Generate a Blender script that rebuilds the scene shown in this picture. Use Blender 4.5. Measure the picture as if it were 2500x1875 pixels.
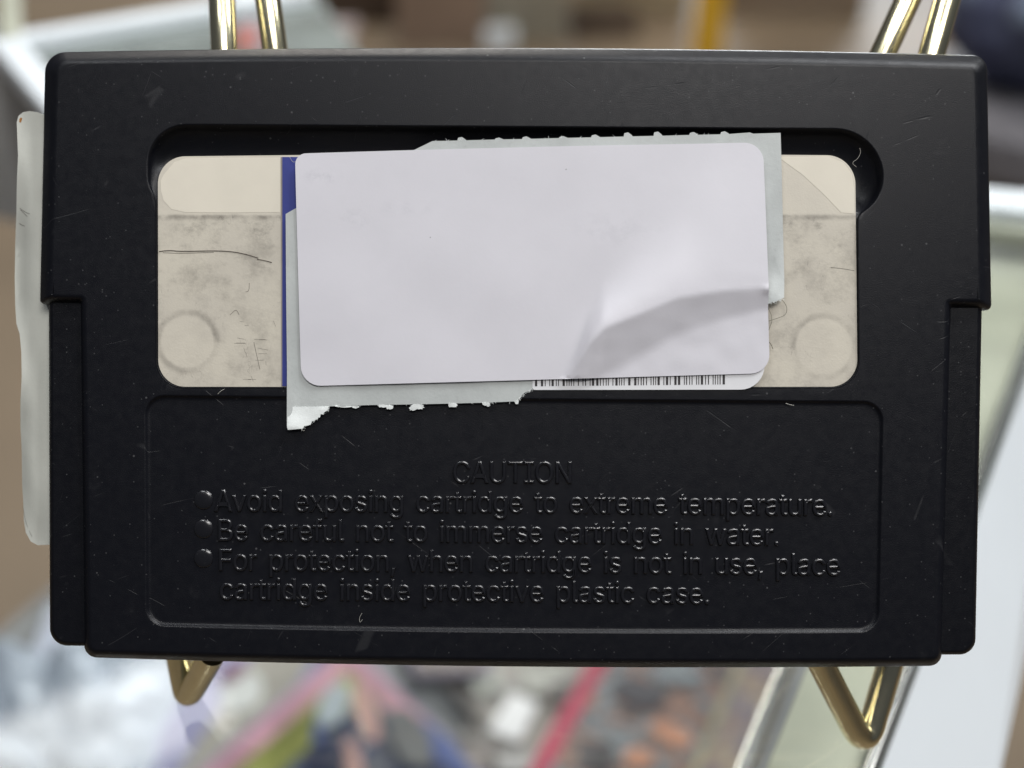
import bpy, bmesh, math, random, json
from math import sin, cos, pi, radians, sqrt, exp
from mathutils import Vector, Matrix, noise as mnoise
from mathutils.geometry import delaunay_2d_cdt
random.seed(7)
for o in list(bpy.data.objects): bpy.data.objects.remove(o)
SC = bpy.context.scene
COL = SC.collection

# ------------------------------------------------------------------ camera
PITCH = 35.0                      # degrees below the horizontal
S = 8.0e-5                        # metres per photo pixel on the cartridge face
D0 = 0.214                        # camera to cartridge face
FPX = D0 / S
HC = 0.077                        # height of the cartridge centre over the glass
CEN = Vector((0, 0, HC))
BACK = Vector((0, -cos(radians(PITCH)), sin(radians(PITCH))))
UP = Vector((0, sin(radians(PITCH)), cos(radians(PITCH))))
RT = Vector((1, 0, 0))
CAMP = CEN + BACK * D0
ROT = (radians(90 - PITCH), 0, 0)
cd = bpy.data.cameras.new('camera'); cam = bpy.data.objects.new('camera', cd); COL.objects.link(cam)
cam.location = CAMP; cam.rotation_euler = ROT
cd.sensor_width = 36; cd.lens = FPX / 2500 * 36
cd.clip_start = 0.01; cd.clip_end = 60
cd.dof.use_dof = True; cd.dof.focus_distance = D0 + 0.0005
cd.dof.aperture_fstop = cd.lens / 6.4; cd.dof.aperture_blades = 0
SC.camera = cam

# ------------------------------------------------------------------ world, lamps, exposure
w = bpy.data.worlds.new('World'); SC.world = w; w.use_nodes = True
w.node_tree.nodes['Background'].inputs[0].default_value = (0.80, 0.86, 1.0, 1)
w.node_tree.nodes['Background'].inputs[1].default_value = 0.075
SC.view_settings.view_transform = 'Standard'; SC.view_settings.look = 'None'
SC.view_settings.exposure = 0.0; SC.view_settings.gamma = 1
SC.view_settings.use_curve_mapping = False
def lamp(name, loc, target, sx, sy, power, col):
    l = bpy.data.lights.new(name, 'AREA'); l.shape = 'RECTANGLE'; l.size = sx; l.size_y = sy
    l.energy = power; l.color = col
    o = bpy.data.objects.new(name, l); COL.objects.link(o); o.location = loc
    o.rotation_euler = (Vector(target) - Vector(loc)).to_track_quat('-Z', 'Y').to_euler()
    return o
lamp('overhead_panel', (0.42, -0.80, 1.75), (0.05, 0.0, 0.1), 0.9, 0.45, 18.5, (1, 0.975, 0.95))
lamp('overhead_panel', (-0.75, -0.15, 2.1), (0, 0.3, 0.0), 1.0, 0.25, 12, (0.95, 0.98, 1.0))
lamp('overhead_panel', (1.5, 0.5, 1.9), (0.1, 0.1, 0.0), 0.5, 1.2, 26, (0.97, 0.99, 1.0))  # added on the right to brighten the counter's white apron
lamp('overhead_panel', (0.65, 0.62, 2.0), (0.05, 0.05, 0.1), 1.0, 0.14, 20, (0.97, 0.98, 1.0))  # narrow panel added for highlights on the cartridge's top edge and lettering
lamp('rim_lamp', (1.8, 7.8, 1.6), (0.2, 0, 0.1), 3.4, 1.2, 300, (0.93, 0.97, 1.0))  # added out-of-view lamp for the bright line along the cartridge's top edge
lamp('overhead_panel', (-0.3, 3.6, 2.4), (0, 3.4, -0.9), 2.2, 0.6, 88, (1, 0.95, 0.88))

# ------------------------------------------------------------------ coordinate helpers
def P(x, y, z=0.0):
    """photo pixel -> local coordinates of the cartridge (z towards the viewer)"""
    k = (D0 - z) / D0
    return Vector(((x - 1250) * S * k, (937.5 - y) * S * k, z))
def Wd(x, y, depth):
    """point seen at photo pixel, 'depth' metres behind the cartridge face, world space"""
    p = P(x, y, -depth)
    return CEN + RT * p.x + UP * p.y + BACK * p.z
def G(x, y, z=0.0):
    """point of the horizontal plane at height z seen at the photo pixel"""
    d = RT * ((x - 1250) / FPX) + UP * ((937.5 - y) / FPX) - BACK
    t = (z - CAMP.z) / d.z
    return CAMP + d * t
def lin(r, g, b, k=1.0):
    f = lambda c: ((c / 255) / 12.92 if c / 255 <= 0.04045 else ((c / 255 + 0.055) / 1.055) ** 2.4)
    return (min(.9, f(r) * k), min(.9, f(g) * k), min(.9, f(b) * k), 1)

_q = G(215, 1800, 0); _d = (_q - CAMP).normalized(); _d.z *= -1      # its reflection glares in the counter glass, lower left
lamp('overhead_panel', _q + _d * 2.5, _q, 0.60, 0.22, 3.0, (1, 0.98, 0.94))
# ------------------------------------------------------------------ node helpers
class N:
    def __init__(s, name):
        s.m = bpy.data.materials.new(name); s.m.use_nodes = True
        s.t = s.m.node_tree; s.b = s.t.nodes['Principled BSDF']; s.out = s.t.nodes['Material Output']
        s.tc = s.t.nodes.new('ShaderNodeTexCoord').outputs['Object']
    def n(s, typ, ins=None, **kw):
        o = s.t.nodes.new('ShaderNode' + typ)
        for k, v in kw.items(): setattr(o, k, v)
        for k, v in (ins or {}).items():
            if isinstance(v, bpy.types.NodeSocket): s.t.links.new(v, o.inputs[k])
            else: o.inputs[k].default_value = v
        return o
    def math(s, op, a, b=0.0, c=0.0, clamp=False):
        return s.n('Math', {0: a, 1: b, 2: c}, operation=op, use_clamp=clamp).outputs[0]
    def noise(s, scale, detail=3, rough=.55, vec=None, dist=0.0):
        return s.n('TexNoise', {'Vector': vec if vec is not None else s.tc, 'Scale': scale, 'Detail': detail,
                                'Roughness': rough, 'Distortion': dist}).outputs[0]
    def ss(s, v, a, b, lo=0.0, hi=1.0):
        return s.n('MapRange', {0: v, 1: a, 2: b, 3: lo, 4: hi}, interpolation_type='SMOOTHSTEP').outputs[0]
    def mix(s, fac, a, b):
        o = s.n('Mix', data_type='RGBA')
        for sock, v in ((o.inputs[0], fac), (o.inputs[6], a), (o.inputs[7], b)):
            if isinstance(v, bpy.types.NodeSocket): s.t.links.new(v, sock)
            else: sock.default_value = v
        return o.outputs[2]
    def mapping(s, loc=(0, 0, 0), rot=(0, 0, 0), sc=(1, 1, 1)):
        return s.n('Mapping', {'Vector': s.tc, 'Location': loc, 'Rotation': rot, 'Scale': sc}).outputs[0]
    def set(s, **kw):
        for k, v in kw.items():
            sock = s.b.inputs[k.replace('_', ' ')]
            if isinstance(v, bpy.types.NodeSocket): s.t.links.new(v, sock)
            else: sock.default_value = v
        return s
    def bump(s, h, strength, dist):
        o = s.n('Bump', {'Height': h, 'Strength': strength, 'Distance': dist})
        s.t.links.new(o.outputs[0], s.b.inputs['Normal']); return s
def flat(name, col, rough=.5, metal=0.0, var=.12, scale=60, bump=0.0, spec=.5):
    m = N(name)
    nz = m.noise(scale, 4)
    c2 = tuple(c * (1 - var) for c in col[:3]) + (1,); c1 = tuple(min(1, c * (1 + var)) for c in col[:3]) + (1,)
    m.set(Base_Color=m.mix(m.ss(nz, .3, .7), c2, c1), Roughness=rough, Metallic=metal)
    m.b.inputs['Specular IOR Level'].default_value = spec
    if bump: m.bump(m.noise(scale * 6, 3), bump, .001)
    return m.m

# black moulded plastic: fine grain, sparse hairline scratches and dust
def plastic(name, base, dust=1.0, r0=.34, spec=.29, grainy=1.0):
    m = N(name)
    grain = m.noise(5200, 2, .6)
    mid = m.noise(520, 4, .6)
    scr = None
    for i, (rz, sc, th) in enumerate(((.9, 75, .0034), (-.95, 66, .0032), (1.35, 90, .0036), (.35, 70, .0028))):
        v0 = m.mapping(loc=(i * .37, i * .21, 0), rot=(0, 0, rz)); v = m.n('Mapping', {'Vector': v0, 'Scale': (1, .10, 1)}).outputs[0]
        nz = m.noise(sc, 1, .5, v, .0)
        line = m.ss(m.math('ABSOLUTE', m.math('SUBTRACT', nz, .5)), 0.0, th, 1, 0)
        gate = m.ss(m.noise(110, 2, .5, m.mapping(loc=(3 + i, 1, i))), .61, .68)
        line = m.math('MULTIPLY', line, gate)
        scr = line if scr is None else m.math('MAXIMUM', scr, line)
    vor = m.n('TexVoronoi', {'Vector': m.tc, 'Scale': 420.0, 'Randomness': 1.0})
    rnd = m.n('SeparateColor', {0: vor.outputs['Color']}).outputs[0]
    spk = m.math('MULTIPLY', m.ss(vor.outputs['Distance'], .05, .11, 1, 0), m.ss(rnd, .87, .93))
    vor2 = m.n('TexVoronoi', {'Vector': m.tc, 'Scale': 1300.0, 'Randomness': 1.0})
    rnd2 = m.n('SeparateColor', {0: vor2.outputs['Color']}).outputs[0]
    spk2 = m.math('MULTIPLY', m.ss(vor2.outputs['Distance'], .12, .25, 1, 0), m.ss(rnd2, .90, .96))
    scuff = m.math('MULTIPLY', m.ss(m.noise(140, 5, .7), .60, .78), .018)
    f = m.math('ADD', m.math('MULTIPLY', scr, .034 * dust), m.math('MULTIPLY', spk, .16 * dust))
    f = m.math('ADD', f, m.math('MULTIPLY', spk2, .10 * dust)); f = m.math('ADD', f, scuff, clamp=True)
    m.set(Base_Color=m.mix(f, base, (.42, .42, .42, 1)), Roughness=m.ss(mid, .25, .75, r0, r0 + .09))
    m.b.inputs['Specular IOR Level'].default_value = spec
    h = m.math('ADD', m.math('MULTIPLY', grain, .8), m.math('MULTIPLY', mid, .22))
    h = m.math('SUBTRACT', h, m.math('MULTIPLY', scr, .8))
    m.bump(h, .6 * grainy, .00007)
    return m.m

def card_mat():
    m = N('cream label card')
    xy = m.n('SeparateXYZ', {0: m.tc}); X, Y = xy.outputs[0], xy.outputs[1]
    base = m.mix(m.ss(m.noise(60, 4), .3, .7), lin(212, 205, 189, 1.04), lin(205, 198, 184, 1.0))
    # the lower part is dirtier than the strip along the top (border about photo row 524)
    yb = (937.5 - 524) * S
    edge = m.math('ADD', Y, m.math('MULTIPLY', m.math('SUBTRACT', m.noise(250, 3), .5), .0006))
    low = m.ss(edge, yb - .0002, yb + .0002, 1, 0)
    dirt = m.math('MULTIPLY', m.ss(m.noise(170, 6, .72), .42, .74), low)
    dirt2 = m.math('MULTIPLY', m.ss(m.noise(420, 5, .8, m.mapping(sc=(.55, .8, 1))), .50, .72), low)
    upper = m.ss(Y, (937.5 - 760) * S, (937.5 - 560) * S)
    d = m.math('ADD', m.math('MULTIPLY', dirt, .34), m.math('MULTIPLY', m.math('MULTIPLY', dirt2, upper), .34))
    d = m.math('ADD', d, m.math('MULTIPLY', low, .10))
    ln = m.ss(m.math('ABSOLUTE', m.math('SUBTRACT', edge, yb - .0004)), 0, .0009, 1, 0)
    d = m.math('ADD', d, m.math('MULTIPLY', m.math('MULTIPLY', ln, m.ss(m.noise(300, 3), .3, .6)), .42))
    for cx, cy, r, wd, k in ((455, 834, 72, 14, .36), (2014, 846, 76, 13, .26)):
        dx = m.math('SUBTRACT', X, (cx - 1250) * S); dy = m.math('SUBTRACT', Y, (937.5 - cy) * S)
        rr = m.math('SQRT', m.math('ADD', m.math('MULTIPLY', dx, dx), m.math('MULTIPLY', dy, dy)))
        rr = m.math('ADD', rr, m.math('MULTIPLY', m.math('SUBTRACT', m.noise(130, 4), .5), .0008))
        ring = m.ss(m.math('ABSOLUTE', m.math('SUBTRACT', rr, r * S)), 0, wd * S, 1, 0)
        ring = m.math('MULTIPLY', ring, m.ss(m.noise(90, 5, .7, m.mapping(loc=(cx, 0, 0))), .34, .62))
        d = m.math('ADD', d, m.math('MULTIPLY', ring, k))
        ins = m.ss(rr, (r - 12) * S, (r - 4) * S, .35, 1)
        d = m.math('MULTIPLY', d, ins)
    pen = m.ss(m.math('ABSOLUTE', m.math('SUBTRACT', m.noise(210, 3, .6, m.mapping(loc=(5, 2, 0), sc=(1.3, .6, 1))), .52)), 0, .006, 1, 0)
    pen = m.math('MULTIPLY', m.math('MULTIPLY', pen, m.ss(m.noise(120, 2), .52, .62)), low)
    d = m.math('ADD', d, m.math('MULTIPLY', pen, .30), clamp=True)
    m.set(Base_Color=m.mix(d, base, lin(110, 104, 96)), Roughness=.55)
    m.bump(m.math('ADD', m.noise(2600, 3), m.math('MULTIPLY', m.noise(500, 3), .8)), .5, .00005)
    return m.m

def paper(name, c, var=.04, fib=.5, spots=0.0, rough=.65, smudges=()):
    m = N(name)
    a = m.noise(70, 5, .6); f = m.noise(1500, 3, .7)
    col = m.mix(m.ss(a, .3, .7), tuple(x * (1 - var) for x in c[:3]) + (1,), tuple(x * (1 + var) for x in c[:3]) + (1,))
    if spots:
        col = m.mix(m.math('MULTIPLY', m.ss(m.noise(900, 5, .8), .5, .72), spots), col, tuple(x * .45 for x in c[:3]) + (1,))
    vor = m.n('TexVoronoi', {'Vector': m.tc, 'Scale': 190.0})
    rnd = m.n('SeparateColor', {0: vor.outputs['Color']}).outputs[0]
    sp = m.math('MULTIPLY', m.ss(vor.outputs['Distance'], .02, .035, 1, 0), m.ss(rnd, .93, .96))
    col = m.mix(m.math('MULTIPLY', sp, .6), col, (.1, .1, .1, 1))
    for cx, cy, rx, ry, k in smudges:
        v = m.n('Mapping', {'Vector': m.tc, 'Location': (-(cx - 1250) * S / (rx * S), -(937.5 - cy) * S / (ry * S), 0), 'Scale': (1 / (rx * S), 1 / (ry * S), 0)}).outputs[0]
        ln = m.n('VectorMath', {0: v}, operation='LENGTH').outputs['Value']
        g = m.math('MULTIPLY', m.ss(ln, .2, 1, 1, 0), m.ss(m.noise(330, 4, .7), .42, .66))
        col = m.mix(m.math('MULTIPLY', g, k), col, lin(120, 122, 132))
    m.set(Base_Color=col, Roughness=rough)
    m.bump(m.math('ADD', f, m.math('MULTIPLY', a, 2.0)), fib, .00004)
    return m.m

def brass():
    m = N('polished brass')
    nz = m.noise(400, 4)
    m.set(Base_Color=m.mix(m.ss(nz, .3, .7), (.88, .81, .55, 1), (.91, .84, .58, 1)), Metallic=1.0,
          Roughness=.21)
    return m.m

def glass():
    m = N('clear glass')
    lw = m.n('LayerWeight', {'Blend': .5}).outputs['Facing']
    fac = m.math('ADD', m.math('MULTIPLY', m.math('POWER', lw, 4.0), .7), .022)
    tr = m.n('BsdfTransparent', {0: (.975, .985, .98, 1)}); gl = m.n('BsdfGlossy', {0: (1, 1, 1, 1), 'Roughness': .03})
    mx = m.n('MixShader', {0: fac, 1: tr.outputs[0], 2: gl.outputs[0]})
    m.t.links.new(mx.outputs[0], m.out.inputs[0])
    return m.m

def cover(name, cols, scale, seed=0, rough=.35):
    """printed picture: soft patches of several colours"""
    m = N(name)
    v = m.mapping(loc=(seed, seed * .7, 0))
    nz = m.noise(scale, 3, .55, v, .4)
    rp = m.n('ValToRGB', {0: m.ss(nz, .28, .72)})
    el = rp.color_ramp.elements
    for i in range(1, len(cols) - 1): el.new(i / (len(cols) - 1))
    for i, c in enumerate(cols): el[i].color = c
    m.set(Base_Color=rp.outputs[0], Roughness=rough)
    return m.m

# ------------------------------------------------------------------ mesh helpers
def link(name, me, mat, parent=None, smooth=True):
    o = bpy.data.objects.new(name, me); COL.objects.link(o)
    if mat: me.materials.append(mat)
    if smooth: me.polygons.foreach_set('use_smooth', [True] * len(me.polygons))
    if parent: o.parent = parent
    return o
def tag(o, label=None, cat=None, group=None, kind=None):
    for k, v in (('label', label), ('category', cat), ('group', group), ('kind', kind)):
        if v: o[k] = v
    return o
def empty(name, loc, rot=(0, 0, 0)):
    o = bpy.data.objects.new(name, None); COL.objects.link(o); o.location = loc; o.rotation_euler = rot
    o.empty_display_size = .02
    return o
def wn(o):
    md = o.modifiers.new('n', 'WEIGHTED_NORMAL'); md.keep_sharp = False; md.weight = 100; return o
def bow(x, y):
    u = (x - 1250) / 1150.0; v = (y - 872) / 760.0
    return y + 15.0 * (1 - min(1, u * u)) * v
def unbow(x, y):
    yy = y
    for _ in range(4): yy = y - (bow(x, yy) - yy)
    return yy
def roundpoly(c, r, seg=8, sub=14):
    """closed outline (px) with a radius per corner; always len(c)*(seg+1+sub) points"""
    n = len(c); C = [Vector((x, unbow(x, y))) for x, y in c]; arcs = []
    for i in range(n):
        p, a, b = C[i], C[i - 1], C[(i + 1) % n]
        u = (a - p).normalized(); v = (b - p).normalized()
        ang = math.acos(max(-1, min(1, u.dot(v))))
        t = r[i] / math.tan(ang / 2); s, e = p + u * t, p + v * t
        k = (u + v).normalized() * (r[i] / sin(ang / 2)); cc = p + k
        ds, de = s - cc, e - cc
        a0 = math.atan2(ds.y, ds.x); da = (math.atan2(de.y, de.x) - a0 + pi) % (2 * pi) - pi
        arcs.append([cc + Vector((cos(a0 + da * j / seg), sin(a0 + da * j / seg))) * r[i] for j in range(seg + 1)])
    out = []
    for i in range(n):
        out += arcs[i]
        s, e = arcs[i][-1], arcs[(i + 1) % n][0]
        out += [s.lerp(e, (j + 1) / (sub + 1)) for j in range(sub)]
    return [Vector((p.x, bow(p.x, p.y))) for p in out]
def shift(poly, d):
    """moves every vertex of a clockwise-on-screen outline inwards by d px"""
    n = len(poly); out = []
    for i in range(n):
        t = (poly[(i + 1) % n] - poly[i - 1]).normalized()
        out.append(poly[i] + Vector((-t.y, t.x)) * d)
    return out
def inside(p, poly):
    r = False; j = len(poly) - 1
    for i in range(len(poly)):
        a, b = poly[i], poly[j]
        if (a.y > p.y) != (b.y > p.y) and p.x < (b.x - a.x) * (p.y - a.y) / (b.y - a.y) + a.x: r = not r
        j = i
    return r
def rings_mesh(bm, rings):
    """rings: list of lists of 3-D points with the same count; returns the vertex rings"""
    vr = [[bm.verts.new(p) for p in ring] for ring in rings]
    for a, b in zip(vr, vr[1:]):
        n = len(a)
        for i in range(n):
            try: bm.faces.new((a[i], a[(i + 1) % n], b[(i + 1) % n], b[i]))
            except ValueError: pass
    return vr
def fill(bm, outer, holes, zf=0.0):
    """flat fill between vertex rings of the same bmesh (local metres)"""
    allv = list(outer); edges = []; loops = []
    for ring in [outer] + holes:
        base = len(allv) if ring is not outer else 0
        if ring is not outer: allv += ring
        n = len(ring); edges += [(base + i, base + (i + 1) % n) for i in range(n)]
        loops.append([Vector((v.co.x, v.co.y)) for v in ring])
    co = [Vector((v.co.x, v.co.y)) * 1000 for v in allv]
    vs, _, fs, ov, _, _ = delaunay_2d_cdt(co, edges, [], 0, 1e-7)
    loops = [[p * 1000 for p in l] for l in loops]
    mp = [allv[o[0]] if o else None for o in ov]
    for f in fs:
        c = sum((vs[i] for i in f), Vector((0, 0))) / len(f)
        if inside(c, loops[0]) and not any(inside(c, l) for l in loops[1:]):
            try: bm.faces.new([mp[i] for i in f])
            except Exception: pass
def finish(bm, name, mat, parent, smooth=True):
    bmesh.ops.recalc_face_normals(bm, faces=bm.faces)
    me = bpy.data.meshes.new(name); bm.to_mesh(me); bm.free()
    return link(name, me, mat, parent, smooth)
def sheet(name, poly, zf, mat, parent, step=14, thick=.00008, bowed=True):
    """paper: outline in px, interior grid, height zf(x, y) in metres"""
    n = len(poly); pts = [Vector(p) for p in poly]; ed = [(i, (i + 1) % n) for i in range(n)]
    x0, x1 = min(p.x for p in pts), max(p.x for p in pts); y0, y1 = min(p.y for p in pts), max(p.y for p in pts)
    chk = []
    for i in range(n):
        a_, b_ = pts[i], pts[(i + 1) % n]; k_ = max(1, int((b_ - a_).length / (step * .4)))
        chk += [a_.lerp(b_, t_ / k_) for t_ in range(k_)]
    y = y0 + step / 2
    while y < y1:
        x = x0 + step / 2
        while x < x1:
            q = Vector((x + .31, y + .17))
            if inside(q, pts[:n]) and min((q - p_).length_squared for p_ in chk) > (step * .45) ** 2: pts.append(q)
            x += step
        y += step
    vs, _, fs, _, _, _ = delaunay_2d_cdt(pts, ed, [], 0, 1e-4)
    bm = bmesh.new(); V = []
    for v in vs:
        z = zf(v.x, v.y); q = P(v.x, v.y, 0); V.append(bm.verts.new((q.x, q.y, z)))
    for f in fs:
        c = sum((vs[i] for i in f), Vector((0, 0))) / len(f)
        if inside(c, pts[:n]): bm.faces.new([V[i] for i in f])
    for v in [v for v in bm.verts if not v.link_faces]: bm.verts.remove(v)
    bmesh.ops.recalc_face_normals(bm, faces=bm.faces)
    if sum(f.normal.z for f in bm.faces) < 0: bmesh.ops.reverse_faces(bm, faces=bm.faces)
    me = bpy.data.meshes.new(name); bm.to_mesh(me); bm.free()
    o = link(name, me, mat, parent)
    md = o.modifiers.new('t', 'SOLIDIFY'); md.thickness = thick; md.offset = -1
    e_ = o.modifiers.new('e', 'EDGE_SPLIT'); e_.split_angle = radians(40)
    return o
def tube(name, pts, r, mat, parent=None, res=10, smooth_n=0, cap=True):
    for _ in range(smooth_n):
        q = [pts[0]]
        for a, b in zip(pts, pts[1:]): q += [a.lerp(b, .25), a.lerp(b, .75)]
        pts = q + [pts[-1]]
    c = bpy.data.curves.new(name, 'CURVE'); c.dimensions = '3D'; c.bevel_depth = r; c.bevel_resolution = res; c.use_fill_caps = cap
    s = c.splines.new('POLY'); s.points.add(len(pts) - 1)
    for i, p in enumerate(pts): s.points[i].co = (*p, 1)
    o = bpy.data.objects.new(name, c)
    COL.objects.link(o)
    dg = bpy.context.evaluated_depsgraph_get(); me = bpy.data.meshes.new_from_object(o.evaluated_get(dg))
    bpy.data.objects.remove(o)
    return link(name, me, mat, parent)
def slab(name, top, thick, mat, parent=None, bevel=0.0):
    """prism: world-space top outline, extruded straight down"""
    bm = bmesh.new(); a = [bm.verts.new(p) for p in top]; b = [bm.verts.new(p - Vector((0, 0, thick))) for p in top]
    bm.faces.new(a); bm.faces.new(b[::-1]); n = len(a)
    for i in range(n): bm.faces.new((a[i], b[i], b[(i + 1) % n], a[(i + 1) % n]))
    o = finish(bm, name, mat, parent, False)
    if bevel:
        md = o.modifiers.new('b', 'BEVEL'); md.width = bevel; md.segments = 3; md.limit_method = 'ANGLE'
    return o

# ================================================================== the cartridge
M_PL = plastic('black plastic', (.0044, .0048, .0074, 1))
M_PL2 = plastic('black plastic rail', (.0038, .0041, .0062, 1))
M_TX = plastic('black plastic lettering', (.0075, .0075, .0098, 1), .2, .17, .85, .25)
cart = empty('game_cartridge', CEN, ROT)
tag(cart, 'black plastic game cartridge with moulded caution text, propped on a brass stand', 'game cartridge')

TH = .017
F = roundpoly([(134, 148), (2388, 160), (2399, 739), (2317, 738), (2294, 1613), (214, 1594), (201, 729), (118, 727)],
              [34, 22, 8, 5, 20, 22, 5, 8])
O = roundpoly([(108, 126), (2412, 133), (2423, 757), (2323, 757), (2299, 1627), (204, 1606), (195, 744), (95, 742)],
              [50, 36, 12, 5, 30, 32, 5, 10])
ZO = -.0026
def qb(a, b, c, t): return a * (1 - t) ** 2 + b * (2 * t * (1 - t)) + c * t * t
f3 = [P(p.x, p.y, 0) for p in F]; o3 = [P(p.x, p.y, ZO) for p in O]
in3 = [P(p.x, p.y, 0) for p in shift(F, 11)]
rg = []
for t in (0, .2, .4, .6, .8, 1): rg.append([qb(a, b, b.lerp(c, .40), t) for a, b, c in zip(in3, f3, o3)])
rg.append([b.lerp(c, .55) for b, c in zip(f3, o3)])
bk = [c + Vector((0, 0, -.001)) for c in o3]
for t in (0, .25, .5, .75, 1): rg.append([qb(b.lerp(c, .78), c, d, t) for b, c, d in zip(f3, o3, bk)])
rg.append([c + Vector((0, 0, -TH + .0026)) for c in o3])
bm = bmesh.new(); vr = rings_mesh(bm, rg)
bm.faces.new(vr[-1])

# window recess: card outline C, outer edge found by leaving the finger-well lobe
def rrect_sdf(p, x0, y0, x1, y1, r):
    cx, cy = (x0 + x1) / 2, (y0 + y1) / 2
    q = p - Vector((cx, cy)); rr = r[(0 if q.x < 0 else 1) if q.y < 0 else (3 if q.x < 0 else 2)]
    dx, dy = abs(q.x) - (x1 - x0) / 2 + rr, abs(q.y) - (y1 - y0) / 2 + rr
    return min(max(dx, dy), 0) + sqrt(max(dx, 0) ** 2 + max(dy, 0) ** 2) - rr
def lobe(p):
    k = (p.x - 360) / 1800.0
    return rrect_sdf(Vector((p.x, p.y - 12 * k)), 360, 303, 2157, 506 + 14 * k, [95, 118, 98, 74])
Cc = roundpoly([(383, 381), (2090, 378), (2096, 944), (384, 944)], [66, 70, 66, 66], seg=26, sub=70)
nC = len(Cc); R1 = []; dist = []
for i, p in enumerate(Cc):
    t = (Cc[(i + 1) % nC] - Cc[i - 1]).normalized(); nv = Vector((t.y, -t.x))
    d = 3.0
    if lobe(p) < 0:
        while lobe(p + nv * d) < 0 and d < 200: d += .5
    dist.append(d); R1.append(nv)
for _ in range(3): dist = [(dist[i - 1] + 2 * dist[i] + dist[(i + 1) % nC]) / 4 for i in range(nC)]
R1 = [p + nv * d for p, nv, d in zip(Cc, R1, dist)]
ZC = -.0006
wr = []
for k, t in enumerate((-.06, 0, .03, .07, .12, .18, .26, .36, .48, .60, .72, .84, .94, 1.0)):
    ring = []; zl = []
    for p, q, d in zip(R1, Cc, dist):
        wide = max(0, min(1, (d - 4) / 64)); wide = wide * wide * (3 - 2 * wide)
        if t < 0: ring.append(P(*(p + (p - q).normalized() * 2.5), 0)); continue
        a = min(1, t / .22); a = a * a * (3 - 2 * a)
        z = -.00005 * (t == 0) + ZC * a
        b = 1 - (1 - t) ** 2.2
        z -= .0030 * wide * b; zl.append(z)
        u = p.lerp(q, t)
        ring.append(P(u.x, u.y, 0) + Vector((0, 0, z if t > 0 else -.00004)))
    wr.append(ring)
wr.append([P(p.x, p.y, 0) + Vector((0, 0, z_ - .0001)) for p, z_ in zip(shift(Cc, 8), zl)])
vw = rings_mesh(bm, wr)

# recessed caution panel
pc = roundpoly([(356, 967), (2155, 982), (2144, 1541), (359, 1526)], [44, 46, 46, 44])
ZP = -.00055
pr = []
for d, z in ((-5, 0), (-3, -.00002), (-1.2, -.0001), (0, -.00022), (2, -.00036), (4, -.00048), (7, -.00054), (11, ZP)):
    pr.append([P(p.x, p.y, 0) + Vector((0, 0, z)) for p in shift(pc, d)])
vp = rings_mesh(bm, pr); bm.faces.new(vp[-1])
fill(bm, vr[0], [vw[0], vp[0]])
sh = finish(bm, 'shell', M_PL, cart); wn(sh)

def rail(xa, xb, ya, yb, left):
    if left: cs = [(xa, ya), (xb, ya), (xb, yb), (xa + 3, yb - 1)]; rr = [14, 14, 14, 42]
    else: cs = [(xa, ya), (xb, ya), (xb - 17, yb), (xa, yb)]; rr = [14, 14, 38, 14]
    O2 = roundpoly(cs, rr); z0 = -.0018
    F2 = shift(O2, 5)
    o_ = [P(p.x, p.y, z0 - .0008) for p in O2]; f_ = [P(p.x, p.y, z0) for p in F2]; i_ = [P(p.x, p.y, z0) for p in shift(O2, 11)]
    r_ = [[qb(a, b, c, t) for a, b, c in zip(i_, f_, o_)] for t in (0, .25, .5, .75, 1)]
    r_.append([c + Vector((0, 0, -.0125)) for c in o_])
    b_ = bmesh.new(); v_ = rings_mesh(b_, r_); b_.faces.new(v_[0]); b_.faces.new(v_[-1])
    return wn(finish(b_, 'side_rail', M_PL2, cart))
rail(119, 260, 690, 1577, True); rail(2240, 2398, 700, 1598, False)

# label card in the window
bm = bmesh.new(); bm.faces.new([bm.verts.new(P(p.x, p.y, 0) + Vector((0, 0, ZC))) for p in Cc])
card = finish(bm, 'label_card', card_mat(), cart, False)
if card.data.polygons[0].normal.z < 0: card.data.flip_normals()
md = card.modifiers.new('t', 'SOLIDIFY'); md.thickness = .0004; md.offset = -1
tag(card, 'soiled cream label card in the window')
M_DK = flat('dark crack', lin(95, 88, 80), .7)
def L(pts, z): return [P(x, y, 0) + Vector((0, 0, z)) for x, y in pts]
for c in ([(386, 613), (410, 610), (440, 613), (520, 611), (565, 613), (600, 620), (629, 629)], [(626, 632), (645, 635), (662, 640)]):
    tube('crease', L(c, ZC + .00001), .00009, M_DK, card, 3, 2)
for c in ([(396, 616), (440, 618), (520, 615)], [(560, 768), (575, 754), (582, 768)], [(607, 690), (606, 710), (598, 712)], [(618, 835), (628, 880), (633, 902)],
          [(2088, 660), (2060, 655), (2030, 652)]):
    tube('pencil_mark', L(c, ZC), .00004, M_DK, card, 3, 1)
for i in range(16):
    x, y = random.uniform(560, 670), random.uniform(770, 930); a = random.choice([0, 1.5, 1.2, .2]); l = random.uniform(8, 30)
    tube('pencil_mark', L([(x, y), (x + l * cos(a), y + l * sin(a))], ZC - .00001), .00003, M_DK, card, 2)

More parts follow.
